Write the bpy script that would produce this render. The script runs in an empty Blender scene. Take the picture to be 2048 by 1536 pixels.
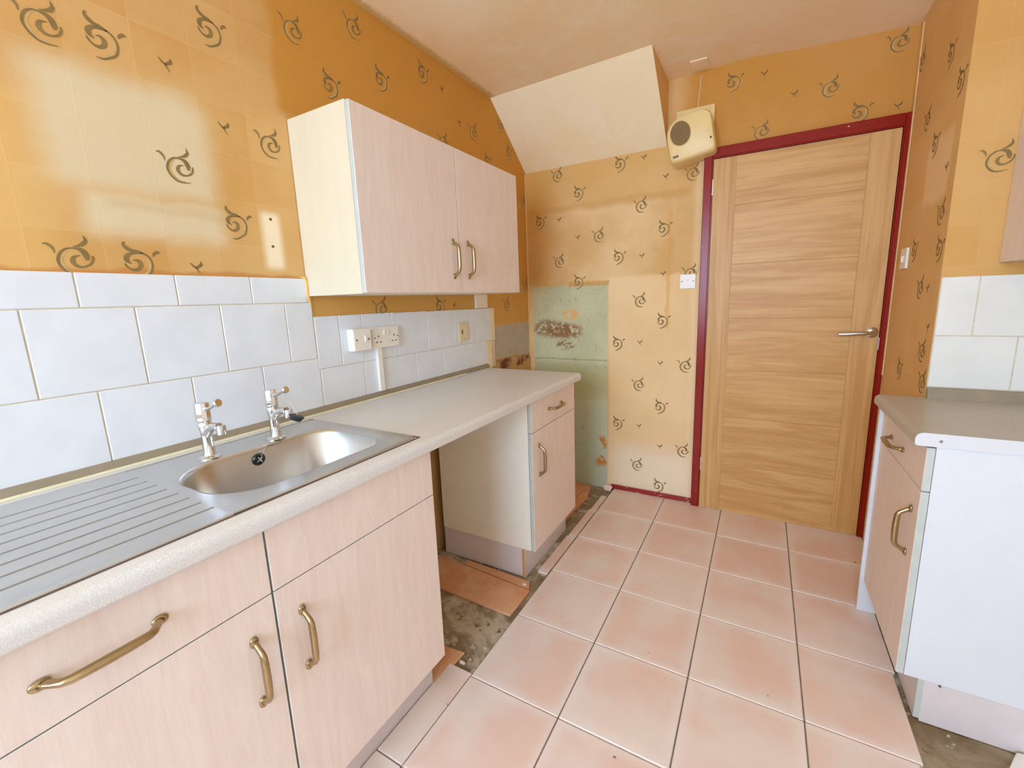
import bpy, bmesh, math, random
from mathutils import Vector, Matrix
random.seed(7)
SC = bpy.context.scene
COL = SC.collection

# ------------------------------------------------------------------ camera
W_PX, H_PX = 2048, 1536
F_PX, PX, PY = 859.51, 18.0, -12.42
cd = bpy.data.cameras.new('camera'); cam = bpy.data.objects.new('camera', cd); COL.objects.link(cam)
R_ = Vector((0.87376897, 0.48524727, -0.03260174)); U_ = Vector((-0.05848739, 0.17139127, 0.98346543)); F_ = Vector((-0.48281157, 0.85741479, -0.17813722))
cam.matrix_world = Matrix(((R_.x, U_.x, -F_.x, 1.43543), (R_.y, U_.y, -F_.y, -0.28706), (R_.z, U_.z, -F_.z, 1.29662), (0, 0, 0, 1)))
cd.sensor_fit = 'HORIZONTAL'; cd.sensor_width = 36; cd.lens = F_PX / W_PX * 36
cd.shift_x = -PX / W_PX; cd.shift_y = PY / W_PX
cd.clip_start = .02
SC.camera = cam

# ------------------------------------------------------------------ world, daylight, exposure
wd = bpy.data.worlds.new('World'); SC.world = wd; wd.use_nodes = True
bg = wd.node_tree.nodes['Background']
bg.inputs[0].default_value = (.552, .742, 1.03, 1); bg.inputs[1].default_value = 19.0
SC.view_settings.view_transform = 'Standard'; SC.view_settings.look = 'None'
SC.view_settings.gamma = 1; SC.view_settings.use_curve_mapping = False
SC.view_settings.exposure = 0.27
SC.cycles.use_denoising = True
SC.cycles.max_bounces = 14; SC.cycles.diffuse_bounces = 10
# window opening in the rear wall, behind the camera
WX0, WX1, WZ0, WZ1, YR = .25, 1.75, .9, 2.3, -2.3
pl = bpy.data.lights.new('window_daylight', 'AREA'); pl.shape = 'RECTANGLE'; pl.size = WX1 - WX0; pl.size_y = WZ1 - WZ0
pl.cycles.is_portal = True
po = bpy.data.objects.new('window_daylight', pl); COL.objects.link(po)
po.location = ((WX0 + WX1) / 2, YR - .08, (WZ0 + WZ1) / 2); po.rotation_euler = (math.radians(90), 0, 0)

# ------------------------------------------------------------------ node helpers
def lin(c):
    o = []
    for v in c[:3]:
        v = v / 255
        o.append(v / 12.92 if v <= .04045 else ((v + .055) / 1.055) ** 2.4)
    return (*o, 1)

class G:
    def __init__(s, name, rough=.5, metal=0., spec=.5):
        s.m = bpy.data.materials.new(name); s.m.use_nodes = True; s.t = s.m.node_tree
        s.b = s.t.nodes['Principled BSDF']
        s.b.inputs['Roughness'].default_value = rough; s.b.inputs['Metallic'].default_value = metal
        s.b.inputs['Specular IOR Level'].default_value = spec
    def n(s, kind): return s.t.nodes.new(kind)
    def put(s, sock, v):
        if v is None: return
        if isinstance(v, bpy.types.NodeSocket): s.t.links.new(v, sock)
        elif isinstance(v, tuple) and len(v) == 3 and sock.type == 'RGBA': sock.default_value = lin(v)
        else: sock.default_value = v
    def f(s, op, a, b=None, c=None, clamp=False):
        x = s.n('ShaderNodeMath'); x.operation = op; x.use_clamp = clamp
        for i, v in enumerate((a, b, c)): s.put(x.inputs[i], v)
        return x.outputs[0]
    def mix(s, fac, a, b, blend='MIX'):
        x = s.n('ShaderNodeMix'); x.data_type = 'RGBA'; x.blend_type = blend
        s.put(x.inputs[0], fac); s.put(x.inputs[6], a); s.put(x.inputs[7], b)
        return x.outputs[2]
    def co(s, kind='Object'): return s.n('ShaderNodeTexCoord').outputs[kind]
    def xyz(s, v=None):
        x = s.n('ShaderNodeSeparateXYZ'); s.t.links.new(v or s.co(), x.inputs[0]); return x.outputs
    def vec(s, a, b, c=0.):
        x = s.n('ShaderNodeCombineXYZ')
        for i, v in enumerate((a, b, c)): s.put(x.inputs[i], v)
        return x.outputs[0]
    def scale(s, v, sc):
        x = s.n('ShaderNodeVectorMath'); x.operation = 'MULTIPLY'; s.t.links.new(v, x.inputs[0]); x.inputs[1].default_value = sc
        return x.outputs[0]
    def noise(s, v=None, sc=5., det=3., rough=.5, dist=0.):
        x = s.n('ShaderNodeTexNoise'); s.t.links.new(v or s.co(), x.inputs['Vector'])
        x.inputs['Scale'].default_value = sc; x.inputs['Detail'].default_value = det
        x.inputs['Roughness'].default_value = rough; x.inputs['Distortion'].default_value = dist
        return x.outputs['Fac']
    def white(s, v):
        x = s.n('ShaderNodeTexWhiteNoise'); x.noise_dimensions = '3D'; s.t.links.new(v, x.inputs['Vector']); return x.outputs['Value']
    def ss(s, x, a, b, lo=0., hi=1.):
        r = s.n('ShaderNodeMapRange'); r.interpolation_type = 'SMOOTHSTEP'
        s.put(r.inputs['Value'], x); s.put(r.inputs['From Min'], float(a)); s.put(r.inputs['From Max'], float(b))
        r.inputs['To Min'].default_value = lo; r.inputs['To Max'].default_value = hi
        return r.outputs[0]
    def rect(s, u, v, u0, u1, v0, v1, e=.02):
        a = s.f('MULTIPLY', s.ss(u, u0 - e, u0 + e), s.ss(u, u1 + e, u1 - e))
        b = s.f('MULTIPLY', s.ss(v, v0 - e, v0 + e), s.ss(v, v1 + e, v1 - e))
        return s.f('MULTIPLY', a, b)
    def blob(s, u, v, cu, cv, ru, rv, e=.35):
        d = s.f('SQRT', s.f('ADD', s.f('POWER', s.f('DIVIDE', s.f('SUBTRACT', u, cu), ru), 2.), s.f('POWER', s.f('DIVIDE', s.f('SUBTRACT', v, cv), rv), 2.)))
        return s.ss(d, 1 + e, 1 - e)
    def bump(s, h, strength=.2, dist=.002):
        x = s.n('ShaderNodeBump'); x.inputs['Strength'].default_value = strength; x.inputs['Distance'].default_value = dist
        s.t.links.new(h, x.inputs['Height']); s.t.links.new(x.outputs[0], s.b.inputs['Normal'])
    def col(s, c): s.put(s.b.inputs['Base Color'], c); return s
    def rough(s, c): s.put(s.b.inputs['Roughness'], c); return s

M = {}
def plain(name, c, rough=.5, metal=0., spec=.5, var=.06, sc=14.):
    g = G(name, rough, metal, spec)
    nz = g.noise(sc=sc)
    g.col(g.mix(nz, tuple(max(0, x * (1 - var)) for x in c), tuple(min(255, x * (1 + var)) for x in c)))
    M[name] = g.m; return g

# ------------------------------------------------------------------ wall coverings
ORANGE, DEEP, PEACH, CREAM = (212, 169, 104), (200, 147, 70), (234, 204, 152), (240, 224, 186)
def wallpaper(name, mode):
    g = G(name, .72, 0, .25)
    x, y, z = g.xyz()
    if mode == 'left': u = y
    elif mode == 'back': u = x
    else:
        nrm = g.xyz(g.n('ShaderNodeNewGeometry').outputs['Normal'])
        isx = g.f('GREATER_THAN', g.f('ABSOLUTE', nrm[0]), .5)
        u = g.f('ADD', g.f('MULTIPLY', y, isx), g.f('MULTIPLY', x, g.f('SUBTRACT', 1., isx)))
    uv = g.vec(u, z, 0.)
    nb = g.noise(uv, 2.3, 3.); nf = g.noise(uv, 38., 4., .7); nm = g.noise(uv, 9., 4., .6)
    wob = g.f('MULTIPLY', g.f('SUBTRACT', nm, .5), .05)
    uu, vv = g.f('ADD', u, wob), g.f('ADD', z, g.f('MULTIPLY', g.f('SUBTRACT', g.noise(uv, 7., 4.), .5), .05))
    # printed squares of the paper, one motif cell each
    P, o0, o1 = (.1327, .0475, .0325) if mode == 'left' else (.1345, .027, .0125)
    cu, cv = g.f('DIVIDE', g.f('SUBTRACT', u, o0), P), g.f('DIVIDE', g.f('SUBTRACT', z, o1), P)
    cell = g.white(g.vec(g.f('FLOOR', cu), g.f('FLOOR', cv), .3))
    fu, fv = g.f('FRACT', cu), g.f('FRACT', cv)
    edge = g.f('MAXIMUM', g.ss(g.f('ABSOLUTE', g.f('SUBTRACT', fu, .5)), .475, .5), g.ss(g.f('ABSOLUTE', g.f('SUBTRACT', fv, .5)), .475, .5))
    c = g.mix(g.ss(nb, .35, .7), DEEP if mode != 'back' else ORANGE, ORANGE if mode != 'back' else PEACH)
    c = g.mix(g.f('MULTIPLY', cell, .22), c, PEACH)
    c = g.mix(g.f('MULTIPLY', nf, .18), c, (240, 208, 156))
    c = g.mix(g.f('MULTIPLY', edge, .12), c, (238, 206, 152))
    if mode == 'left':
        m = g.rect(uu, vv, .10, .46, 1.60, 1.87, .045)                 # clean area where a cupboard hung
        m = g.f('MAXIMUM', m, g.rect(uu, vv, .15, .47, 1.49, 1.60, .03))
        c = g.mix(g.f('MULTIPLY', m, .85), c, (224, 210, 174))
        c = g.mix(g.f('MULTIPLY', g.rect(uu, vv, .20, .50, 1.560, 1.575, .018), .45), c, (196, 158, 100))
        c = g.mix(g.f('MULTIPLY', g.rect(uu, vv, -.9, .10, 1.36, 1.80, .06), .5), c, (232, 190, 116))
        c = g.mix(g.rect(u, z, .585, .644, 1.427, 1.603, .016), c, (244, 228, 196))
        c = g.mix(g.f('MULTIPLY', g.rect(uu, vv, .69, 3., 1.93, 2.5, .02), .9), c, (204, 146, 60))  # deeper orange above the wall cabinet: smoke stain plus shade put into the colour
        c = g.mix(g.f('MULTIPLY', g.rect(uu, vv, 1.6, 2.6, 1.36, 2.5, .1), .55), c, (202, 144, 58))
        c = g.mix(g.f('MULTIPLY', g.rect(uu, vv, .69, 2.6, 1.13, 1.345, .004), .75), c, (210, 158, 78))
        gp = g.rect(uu, vv, 1.80, 2.6, .93, 1.145, .008)
        c = g.mix(gp, c, g.mix(g.noise(uv, 16., 4.), (196, 186, 170), (176, 160, 138)))
        c = g.mix(g.rect(uu, vv, 1.80, 2.6, .80, .925, .012), c, g.mix(g.ss(nm, .4, .6), (120, 72, 40), (196, 160, 110)))
        c = g.mix(g.rect(u, z, -.9, 3., -.1, .86, .01), c, (196, 158, 100))
        c = g.mix(g.f('MULTIPLY', g.rect(uu, vv, -.9, .71, 1.385, 1.405, .006), .7), c, (196, 130, 62))
    if mode == 'back':
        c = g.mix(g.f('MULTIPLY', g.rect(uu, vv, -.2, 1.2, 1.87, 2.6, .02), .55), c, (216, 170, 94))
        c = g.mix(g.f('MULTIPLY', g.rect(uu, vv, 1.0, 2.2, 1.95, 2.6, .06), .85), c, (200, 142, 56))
        c = g.mix(g.f('MULTIPLY', g.rect(uu, vv, .02, 1.05, 1.845, 1.885, .016), .5), c, (202, 150, 76))
        c = g.mix(g.f('MULTIPLY', g.rect(uu, vv, -.1, .16, 1.4, 2.2, .07), .6), c, (212, 164, 84))
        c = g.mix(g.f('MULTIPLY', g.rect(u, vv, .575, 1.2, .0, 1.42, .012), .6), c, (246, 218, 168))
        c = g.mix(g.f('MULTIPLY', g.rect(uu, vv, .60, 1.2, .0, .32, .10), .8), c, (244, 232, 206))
        c = g.mix(g.f('MULTIPLY', g.rect(uu, vv, .925, .945, 1.10, 1.80, .006), .45), c, (224, 160, 84))
        c = g.mix(g.f('MULTIPLY', g.rect(u, vv, 1.07, 1.13, .0, 2.1, .02), .5), c, (250, 224, 176))
        # stripped area: old green paint with brown adhesive and chips of plaster
        un, vn = g.f('ADD', u, g.f('MULTIPLY', g.f('SUBTRACT', nf, .5), .03)), g.f('ADD', z, g.f('MULTIPLY', g.f('SUBTRACT', nf, .5), .045))
        gm = g.f('MULTIPLY', g.f('MULTIPLY', g.ss(un, .026, .034), g.ss(u, .569, .566)), g.ss(vn, 1.385, 1.378))
        gc = g.mix(g.ss(g.noise(uv, 4., 5., .65), .35, .7), (206, 206, 166), (190, 192, 150))
        gc = g.mix(g.ss(z, .35, .8), (192, 204, 178), gc)
        gc = g.mix(g.f('MULTIPLY', g.ss(g.noise(g.scale(uv, (14., 5., 1.)), 3., 5., .7), .60, .66), .7), gc, (160, 160, 108))
        br = g.f('MULTIPLY', g.f('MAXIMUM', g.blob(uu, vv, .25, 1.08, .14, .055), g.f('MULTIPLY', g.blob(uu, vv, .13, 1.10, .10, .06), .8)), g.ss(g.noise(uv, 30., 4., .7), .40, .50))
        br = g.f('MAXIMUM', br, g.f('MULTIPLY', g.blob(uu, vv, .27, .985, .07, .03), g.ss(g.noise(uv, 46., 3., .7), .46, .54)))
        gc = g.mix(br, gc, (150, 108, 68))
        gc = g.mix(g.f('MULTIPLY', g.blob(uu, vv, .31, 1.19, .06, .035), g.ss(nm, .4, .5)), gc, (230, 180, 110))
        gc = g.mix(g.f('MULTIPLY', g.rect(u, g.f('ADD', z, g.f('MULTIPLY', g.f('SUBTRACT', nm, .5), .02)), .03, .56, .885, .892, .004), .6), gc, (136, 128, 70))
        gc = g.mix(g.f('MULTIPLY', g.rect(u, z, .02, .6, .62, .86, .02), .35), gc, (168, 172, 112))
        gc = g.mix(g.f('MULTIPLY', g.ss(g.noise(uv, 60., 2.), .72, .76), .8), gc, (96, 82, 52))
        ch = g.f('MULTIPLY', g.rect(uu, vv, .49, .569, .16, .36, .02), g.ss(g.noise(g.scale(uv, (1., .5, 1.)), 19., 4., .6), .50, .54))
        gc = g.mix(ch, gc, (206, 138, 66))
        c = g.mix(gm, c, gc)
        c = g.mix(g.f('MULTIPLY', g.rect(un, vn, .30, .575, 1.372, 1.40, .008), .7), c, (206, 146, 60))
    if mode == 'right':
        pm = g.rect(uu, vv, 1.80, 2.06, 1.60, 1.83, .02)
        c = g.mix(g.f('MULTIPLY', g.f('MULTIPLY', pm, g.f('MULTIPLY', isx, 1.)), .85), c, (242, 212, 170))
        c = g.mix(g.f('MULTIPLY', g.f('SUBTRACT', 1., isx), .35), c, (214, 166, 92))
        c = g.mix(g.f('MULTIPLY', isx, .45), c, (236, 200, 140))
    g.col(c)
    g.bump(g.f('ADD', g.f('MULTIPLY', nf, .6), g.f('MULTIPLY', edge, .35)), .2, .002)
    M[name] = g.m
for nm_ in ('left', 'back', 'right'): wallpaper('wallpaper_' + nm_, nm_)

def ceiling_mat(name, a, b, c3):
    g = G(name, .8, 0, .2)
    x, y, z = g.xyz()
    n1 = g.noise(sc=1.6, det=5., rough=.6, dist=.6); n2 = g.noise(sc=60., det=4., rough=.7)
    c = g.mix(g.ss(n1, .35, .68), a, b)
    c = g.mix(g.f('MULTIPLY', g.ss(g.noise(sc=4., det=5., dist=1.), .5, .75), .45), c, c3)
    if name == 'ceiling_plaster':
        e = g.f('MULTIPLY', g.ss(g.f('ADD', x, g.f('MULTIPLY', g.f('SUBTRACT', n2, .5), .05)), .05, .015), .7)
        c = g.mix(e, c, (196, 158, 62))
    g.col(c); g.bump(g.f('ADD', n2, n1), .25, .003); M[name] = g.m
ceiling_mat('ceiling_plaster', (242, 220, 178), (248, 234, 204), (252, 244, 226))
ceiling_mat('soffit_paint', (244, 226, 184), (248, 234, 200), (250, 240, 214))

# ------------------------------------------------------------------ other materials
def limed_wood():
    g = G('limed_wood', .42, 0, .4)
    v = g.co(); st = g.scale(v, (9., 9., 1.1))
    n1 = g.noise(st, 3.2, 6., .65, 1.2); n2 = g.noise(g.scale(v, (60., 60., 3.)), 4., 3., .6)
    c = g.mix(g.ss(n1, .3, .7), (231, 215, 206), (237, 225, 216))
    c = g.mix(g.f('MULTIPLY', g.ss(n2, .5, .8), .35), c, (216, 196, 182))
    c = g.mix(g.f('MULTIPLY', g.ss(g.noise(v, 2., 2.), .5, .75), .3), c, (232, 212, 192))
    g.col(c); g.bump(n2, .06, .001); M['limed_wood'] = g.m
limed_wood()
plain('edge_strip', (190, 198, 192), .35)
plain('carcass_white', (240, 238, 226), .35, var=.02)
plain('carcass_pale', (242, 238, 224), .4, var=.02)
plain('carcass_end', (218, 223, 228), .3, var=.012)
def carcass_cream():
    g = G('carcass_cream', .4); v = g.co()
    n = g.noise(g.scale(v, (5., 5., .8)), 4., 4., .6)
    c = g.mix(n, (216, 204, 174), (224, 214, 188)); g.col(c); M['carcass_cream'] = g.m
carcass_cream()
plain('plinth_lilac', (214, 206, 206), .4, var=.03)
plain('raw_chipboard', (206, 150, 92), .8, var=.1, sc=90)
def worktop_mat(name, a, b, d):
    g = G(name, .36, 0, .4); v = g.co()
    n = g.noise(v, 420., 2., .6); n2 = g.noise(v, 6., 3.)
    c = g.mix(g.ss(n, .38, .62), a, b); c = g.mix(g.f('MULTIPLY', g.ss(n2, .4, .7), .35), c, d)
    g.col(c); M[name] = g.m
worktop_mat('worktop_laminate', (212, 213, 211), (229, 230, 231), (218, 215, 206))
worktop_mat('worktop_laminate_grey', (178, 172, 158), (198, 192, 178), (178, 168, 148))
plain('laminate_end', (216, 218, 222), .3, var=.01)
plain('upstand_brown', (150, 138, 116), .45, var=.08)
plain('sealant', (226, 220, 186), .5)
def steel(name, rough, c=(206, 204, 200), aniso=True):
    g = G(name, rough, 1.); v = g.co()
    g.col(g.mix(g.noise(v, 6., 2.), tuple(x * .97 for x in c), c)); M[name] = g.m
steel('brushed_steel', .30, (212, 211, 208), False); steel('chrome', .07, (226, 228, 230), False); steel('satin_steel', .22, (206, 204, 202), False)
def brass():
    g = G('antique_brass', .26, 1.); n = g.noise(sc=60., det=3.)
    g.col(g.mix(n, (172, 150, 112), (186, 166, 128))); M['antique_brass'] = g.m
brass()
plain('painted_shade', (98, 84, 76), .55)  # dark tone that paints the dim reflections of sink grooves and rim edge
plain('rubber_black', (40, 44, 50), .5, var=.15)
plain('dark_plastic', (22, 30, 34), .3)
def tile_white(name, a, b, stain):
    g = G(name, .16, 0, .5); v = g.co()
    n = g.noise(v, 9., 3.); n2 = g.noise(v, 2.5, 4.)
    c = g.mix(g.ss(n, .3, .7), a, b); c = g.mix(g.f('MULTIPLY', g.ss(n2, .5, .8), stain), c, (226, 218, 192))
    g.col(c); g.bump(g.noise(v, 16., 2.), .10, .004); M[name] = g.m
tile_white('wall_tile_white', (224, 230, 236), (230, 236, 242), .12)
tile_white('wall_tile_right', (228, 230, 226), (234, 236, 232), .5)
tile_white('tile_edge_cream', (236, 216, 172), (240, 226, 190), .6)
plain('grout', (214, 200, 172), .85, var=.08, sc=40)
plain('grout_floor', (188, 168, 152), .9, var=.15, sc=30); plain('grout_dark', (122, 108, 94), .9, var=.2, sc=30)
def floor_tile_mat(name, a, b, rim):
    g = G(name, .38, 0, .4)
    x, y, z = g.xyz(); oi = g.n('ShaderNodeObjectInfo'); rnd = oi.outputs['Random']
    v = g.n('ShaderNodeVectorMath'); v.operation = 'ADD'; g.t.links.new(g.co(), v.inputs[0])
    g.t.links.new(g.vec(g.f('MULTIPLY', rnd, 40.), g.f('MULTIPLY', rnd, 17.), 0.), v.inputs[1]); v = v.outputs[0]
    n = g.noise(v, 4.5, 3., .5); n2 = g.noise(v, 22., 4., .6)
    c = g.mix(g.ss(g.f('ADD', n, g.f('MULTIPLY', g.f('SUBTRACT', rnd, .5), .22)), .34, .66), a, b)
    c = g.mix(g.f('MULTIPLY', n2, .2), c, rim)
    wob = g.f('MULTIPLY', g.f('SUBTRACT', n, .5), .05)
    d = g.f('MAXIMUM', g.f('ABSOLUTE', x), g.f('ABSOLUTE', y))
    c = g.mix(g.f('MULTIPLY', g.ss(g.f('ADD', d, wob), .12, .168), .75), c, rim)
    c = g.mix(g.ss(g.noise(v, 30., 2.), .76, .80), c, (150, 112, 92))
    g.col(c); g.bump(n2, .08, .002); M[name] = g.m
floor_tile_mat('floor_tile_terracotta', (230, 199, 183), (232, 217, 206), (238, 227, 220))
def old_tile():
    g = G('old_terracotta', .7); v = g.co(); n = g.noise(v, 7., 5., .6)
    g.col(g.mix(g.ss(n, .3, .7), (216, 152, 108), (226, 180, 140))); g.bump(g.noise(v, 40., 3.), .15, .002); M['old_terracotta'] = g.m
old_tile()
def concrete():
    g = G('old_screed', .6, 0, .4); v = g.co()
    n = g.noise(v, 5., 6., .65, .6); n2 = g.noise(v, 26., 5., .7)
    c = g.mix(g.ss(n, .3, .7), (120, 98, 66), (170, 154, 128))
    c = g.mix(g.ss(g.noise(v, 9., 4., .6), .56, .64), c, (196, 188, 172))
    c = g.mix(g.f('MULTIPLY', g.ss(g.noise(v, 3.2, 5., .7, 1.5), .52, .62), .55), c, (214, 204, 182)); c = g.mix(g.ss(n2, .62, .68), c, (232, 228, 218)); c = g.mix(g.ss(g.noise(v, 13., 5., .7), .60, .68), c, (104, 68, 30))
    g.col(c); g.bump(g.f('ADD', n, n2), .5, .006); M['old_screed'] = g.m
concrete()
def oak(name, horiz):
    g = G(name, .42, 0, .4); v = g.co(); rnd = g.n('ShaderNodeObjectInfo').outputs['Random']
    sh = g.n('ShaderNodeVectorMath'); sh.operation = 'ADD'; g.t.links.new(v, sh.inputs[0]); g.t.links.new(g.vec(g.f('MULTIPLY', rnd, 9.), 0., g.f('MULTIPLY', rnd, 31.)), sh.inputs[1])
    s1 = g.scale(sh.outputs[0], (.9, 1., 9.) if horiz else (14., 1., .5)); s2 = g.scale(sh.outputs[0], (4., 1., 130.) if horiz else (150., 1., 3.))
    n1 = g.noise(s1, 1.6, 4., .55, 1.4); n2 = g.noise(s2, 1., 3., .6)
    c = g.mix(g.ss(n1, .3, .7), (196, 148, 82), (216, 174, 112))
    c = g.mix(g.f('MULTIPLY', g.ss(n2, .4, .7), .25), c, (186, 138, 78))
    c = g.mix(g.f('MULTIPLY', g.ss(g.noise(s1, 4., 2.), .55, .75), .3), c, (230, 186, 124))
    g.col(c); g.bump(n2, .04, .001); M[name] = g.m
oak('oak_vertical', False); oak('oak_horizontal', True)
def gloss_red():
    g = G('red_gloss_paint', .25, 0, .32); v = g.co()
    c = g.mix(g.noise(v, 6., 3.), (132, 20, 8), (150, 30, 14)); c = g.mix(g.ss(g.noise(v, 34., 4., .7), .70, .74), c, (232, 214, 196))
    g.col(c); M['red_gloss_paint'] = g.m
gloss_red()
def chipped_red():
    g = G('chipped_red_paint', .3); v = g.co()
    c = g.mix(g.noise(v, 6., 3.), (142, 32, 34), (160, 44, 42)); c = g.mix(g.ss(g.noise(v, 26., 5., .7), .58, .62), c, (236, 222, 206))
    g.col(c); M['chipped_red_paint'] = g.m
chipped_red()
plain('print_brown', (132, 108, 62), .7, var=.25, sc=30); plain('print_olive', (196, 164, 104), .7, var=.25, sc=40)
plain('plastic_white', (240, 236, 224), .3, var=.01); plain('plastic_cream', (226, 212, 172), .35, var=.02)
plain('heater_cream', (236, 212, 148), .4, var=.03); plain('grille_dark', (70, 48, 18), .5)
plain('heater_grille', (176, 140, 72), .45); plain('label_grey', (120, 104, 78), .5); plain('slot_dark', (62, 54, 44), .6)
plain('screw_metal', (150, 140, 126), .35, .8); plain('paint_white', (238, 234, 228), .45, var=.02)
plain('plaster', (232, 214, 194), .85, var=.06); plain('hole_brown', (120, 78, 40), .8); plain('paper_edge', (236, 190, 110), .7, var=.06)
plain('paper_edge_pale', (236, 206, 150), .8, var=.08)
plain('rear_paint', (240, 234, 224), .8, var=.03)
g_ = G('clear_glass', .02); M['clear_glass'] = g_.m
tr = g_.n('ShaderNodeBsdfTransparent'); gl = g_.n('ShaderNodeBsdfGlossy'); gl.inputs['Roughness'].default_value = .02; mx = g_.n('ShaderNodeMixShader'); mx.inputs[0].default_value = .06
g_.t.links.new(tr.outputs[0], mx.inputs[1]); g_.t.links.new(gl.outputs[0], mx.inputs[2]); g_.t.links.new(mx.outputs[0], g_.t.nodes['Material Output'].inputs[0])

# ------------------------------------------------------------------ mesh helpers
def new_obj(name, me, mat=None, parent=None):
    o = bpy.data.objects.new(name, me); COL.objects.link(o)
    for m in (mat if isinstance(mat, (list, tuple)) else [mat] if mat else []): me.materials.append(M[m])
    if parent:
        o.parent = parent; o.matrix_parent_inverse = Matrix.Translation(-parent.location) if parent.type == 'EMPTY' and not parent.parent else Matrix()
    return o
def finish(bm, name, mat=None, parent=None, smooth=False, angle=40):
    me = bpy.data.meshes.new(name); bm.normal_update(); bm.to_mesh(me); bm.free()
    if smooth:
        me.shade_smooth()
        try: me.set_sharp_from_angle(angle=math.radians(angle))
        except Exception: pass
    return new_obj(name, me, mat, parent)
def badd(bm, x0, x1, y0, y1, z0, z1, bev=0., mi=0, seg=1):
    r = bmesh.ops.create_cube(bm, size=1.)
    vs = r['verts']
    for v in vs: v.co = Vector(((x0 + x1) / 2 + v.co.x * (x1 - x0), (y0 + y1) / 2 + v.co.y * (y1 - y0), (z0 + z1) / 2 + v.co.z * (z1 - z0)))
    fs = list({f for v in vs for f in v.link_faces})
    for f in fs: f.material_index = mi
    if bev > 0:
        es = list({e for v in vs for e in v.link_edges})
        r = bmesh.ops.bevel(bm, geom=es, offset=bev, segments=seg, affect='EDGES', profile=.5)
        for f in r['faces']: f.material_index = mi
def box(name, x0, x1, y0, y1, z0, z1, mat, parent=None, bev=0., seg=1):
    bm = bmesh.new(); badd(bm, x0, x1, y0, y1, z0, z1, bev, 0, seg)
    return finish(bm, name, mat, parent, smooth=bev > 0 and seg > 1)
def cyl_bm(bm, p0, p1, r0, r1=None, seg=16, mi=0):
    p0, p1 = Vector(p0), Vector(p1); d = p1 - p0
    rot = d.to_track_quat('Z', 'Y').to_matrix().to_4x4()
    old = set(bm.faces)
    bmesh.ops.create_cone(bm, cap_ends=True, cap_tris=False, segments=seg, radius1=r0, radius2=r0 if r1 is None else r1, depth=d.length, matrix=Matrix.Translation((p0 + p1) / 2) @ rot)
    for f in bm.faces:
        if f not in old: f.material_index = mi
def tube_bm(bm, pts, rad, seg=10, flat=1., cap=True):
    pts = [Vector(p) for p in pts]; rings = []; up = Vector((0, 0, 1))
    if abs((pts[-1] - pts[0]).normalized().dot(up)) > .9: up = Vector((0, 1, 0))
    for i, p in enumerate(pts):
        t = (pts[min(i + 1, len(pts) - 1)] - pts[max(i - 1, 0)]).normalized()
        a = t.cross(up).normalized(); b = a.cross(t).normalized(); r = rad[i] if isinstance(rad, (list, tuple)) else rad
        rings.append([bm.verts.new(p + (a * math.cos(k * 2 * math.pi / seg) * flat + b * math.sin(k * 2 * math.pi / seg)) * r) for k in range(seg)])
    for r0, r1 in zip(rings, rings[1:]):
        for k in range(seg): bm.faces.new((r0[k], r0[(k + 1) % seg], r1[(k + 1) % seg], r1[k]))
    if cap: bm.faces.new(rings[0][::-1]); bm.faces.new(rings[-1])
def lathe_bm(bm, prof, c=(0, 0, 0), seg=20, axis='z'):
    rings = []
    for r, h in prof:
        ring = []
        for k in range(seg):
            a = k * 2 * math.pi / seg; p = Vector((r * math.cos(a), r * math.sin(a), h))
            if axis == 'x': p = Vector((p.z, p.x, p.y))
            elif axis == 'y': p = Vector((p.x, p.z, p.y))
            ring.append(bm.verts.new(p + Vector(c)))
        rings.append(ring)
    for a, b in zip(rings, rings[1:]):
        for k in range(seg): bm.faces.new((a[k], a[(k + 1) % seg], b[(k + 1) % seg], b[k]))
    bm.faces.new(rings[0][::-1]); bm.faces.new(rings[-1])
    bmesh.ops.recalc_face_normals(bm, faces=bm.faces[:])
def prism_bm(bm, poly, axis, a, b, mi=0):
    """poly of 2D points extruded along axis from a to b"""
    def P(p, h): return {'x': (h, p[0], p[1]), 'y': (p[0], h, p[1]), 'z': (p[0], p[1], h)}[axis]
    v0 = [bm.verts.new(P(p, a)) for p in poly]; v1 = [bm.verts.new(P(p, b)) for p in poly]
    fs = [bm.faces.new(v0[::-1]), bm.faces.new(v1)]
    n = len(poly)
    for i in range(n): fs.append(bm.faces.new((v0[i], v0[(i + 1) % n], v1[(i + 1) % n], v1[i])))
    for f in fs: f.material_index = mi
    return fs
def prism(name, poly, axis, a, b, mat, parent=None, smooth=False, bev=0):
    bm = bmesh.new(); prism_bm(bm, poly, axis, a, b)
    if bev: bmesh.ops.bevel(bm, geom=bm.edges[:], offset=bev, segments=1, affect='EDGES')
    bmesh.ops.recalc_face_normals(bm, faces=bm.faces[:])
    return finish(bm, name, mat, parent, smooth, 30)
def thing(name, label, cat, loc, group=None):
    o = bpy.data.objects.new(name, None); COL.objects.link(o); o.location = loc; o.empty_display_size = .05
    o['label'] = label; o['category'] = cat
    if group: o['group'] = group
    return o
def tag(o, label, cat, group=None):
    o['label'] = label; o['category'] = cat
    if group: o['group'] = group
    return o
def struct(o): o['kind'] = 'structure'; return o
def rrect(x0, x1, y0, y1, r, n=8):
    if not isinstance(r, (list, tuple)): r = [r] * 4
    out = []
    for (cx, cy, a0), rr in zip((((x1), (y1), 0), ((x0), (y1), 90), ((x0), (y0), 180), ((x1), (y0), 270)), r):
        sx = -1 if cx == x1 else 1; sy = -1 if cy == y1 else 1
        for k in range(n + 1):
            a = math.radians(a0 + 90 * k / n); out.append((cx + sx * rr + rr * math.cos(a), cy + sy * rr + rr * math.sin(a)))
    return out

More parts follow.
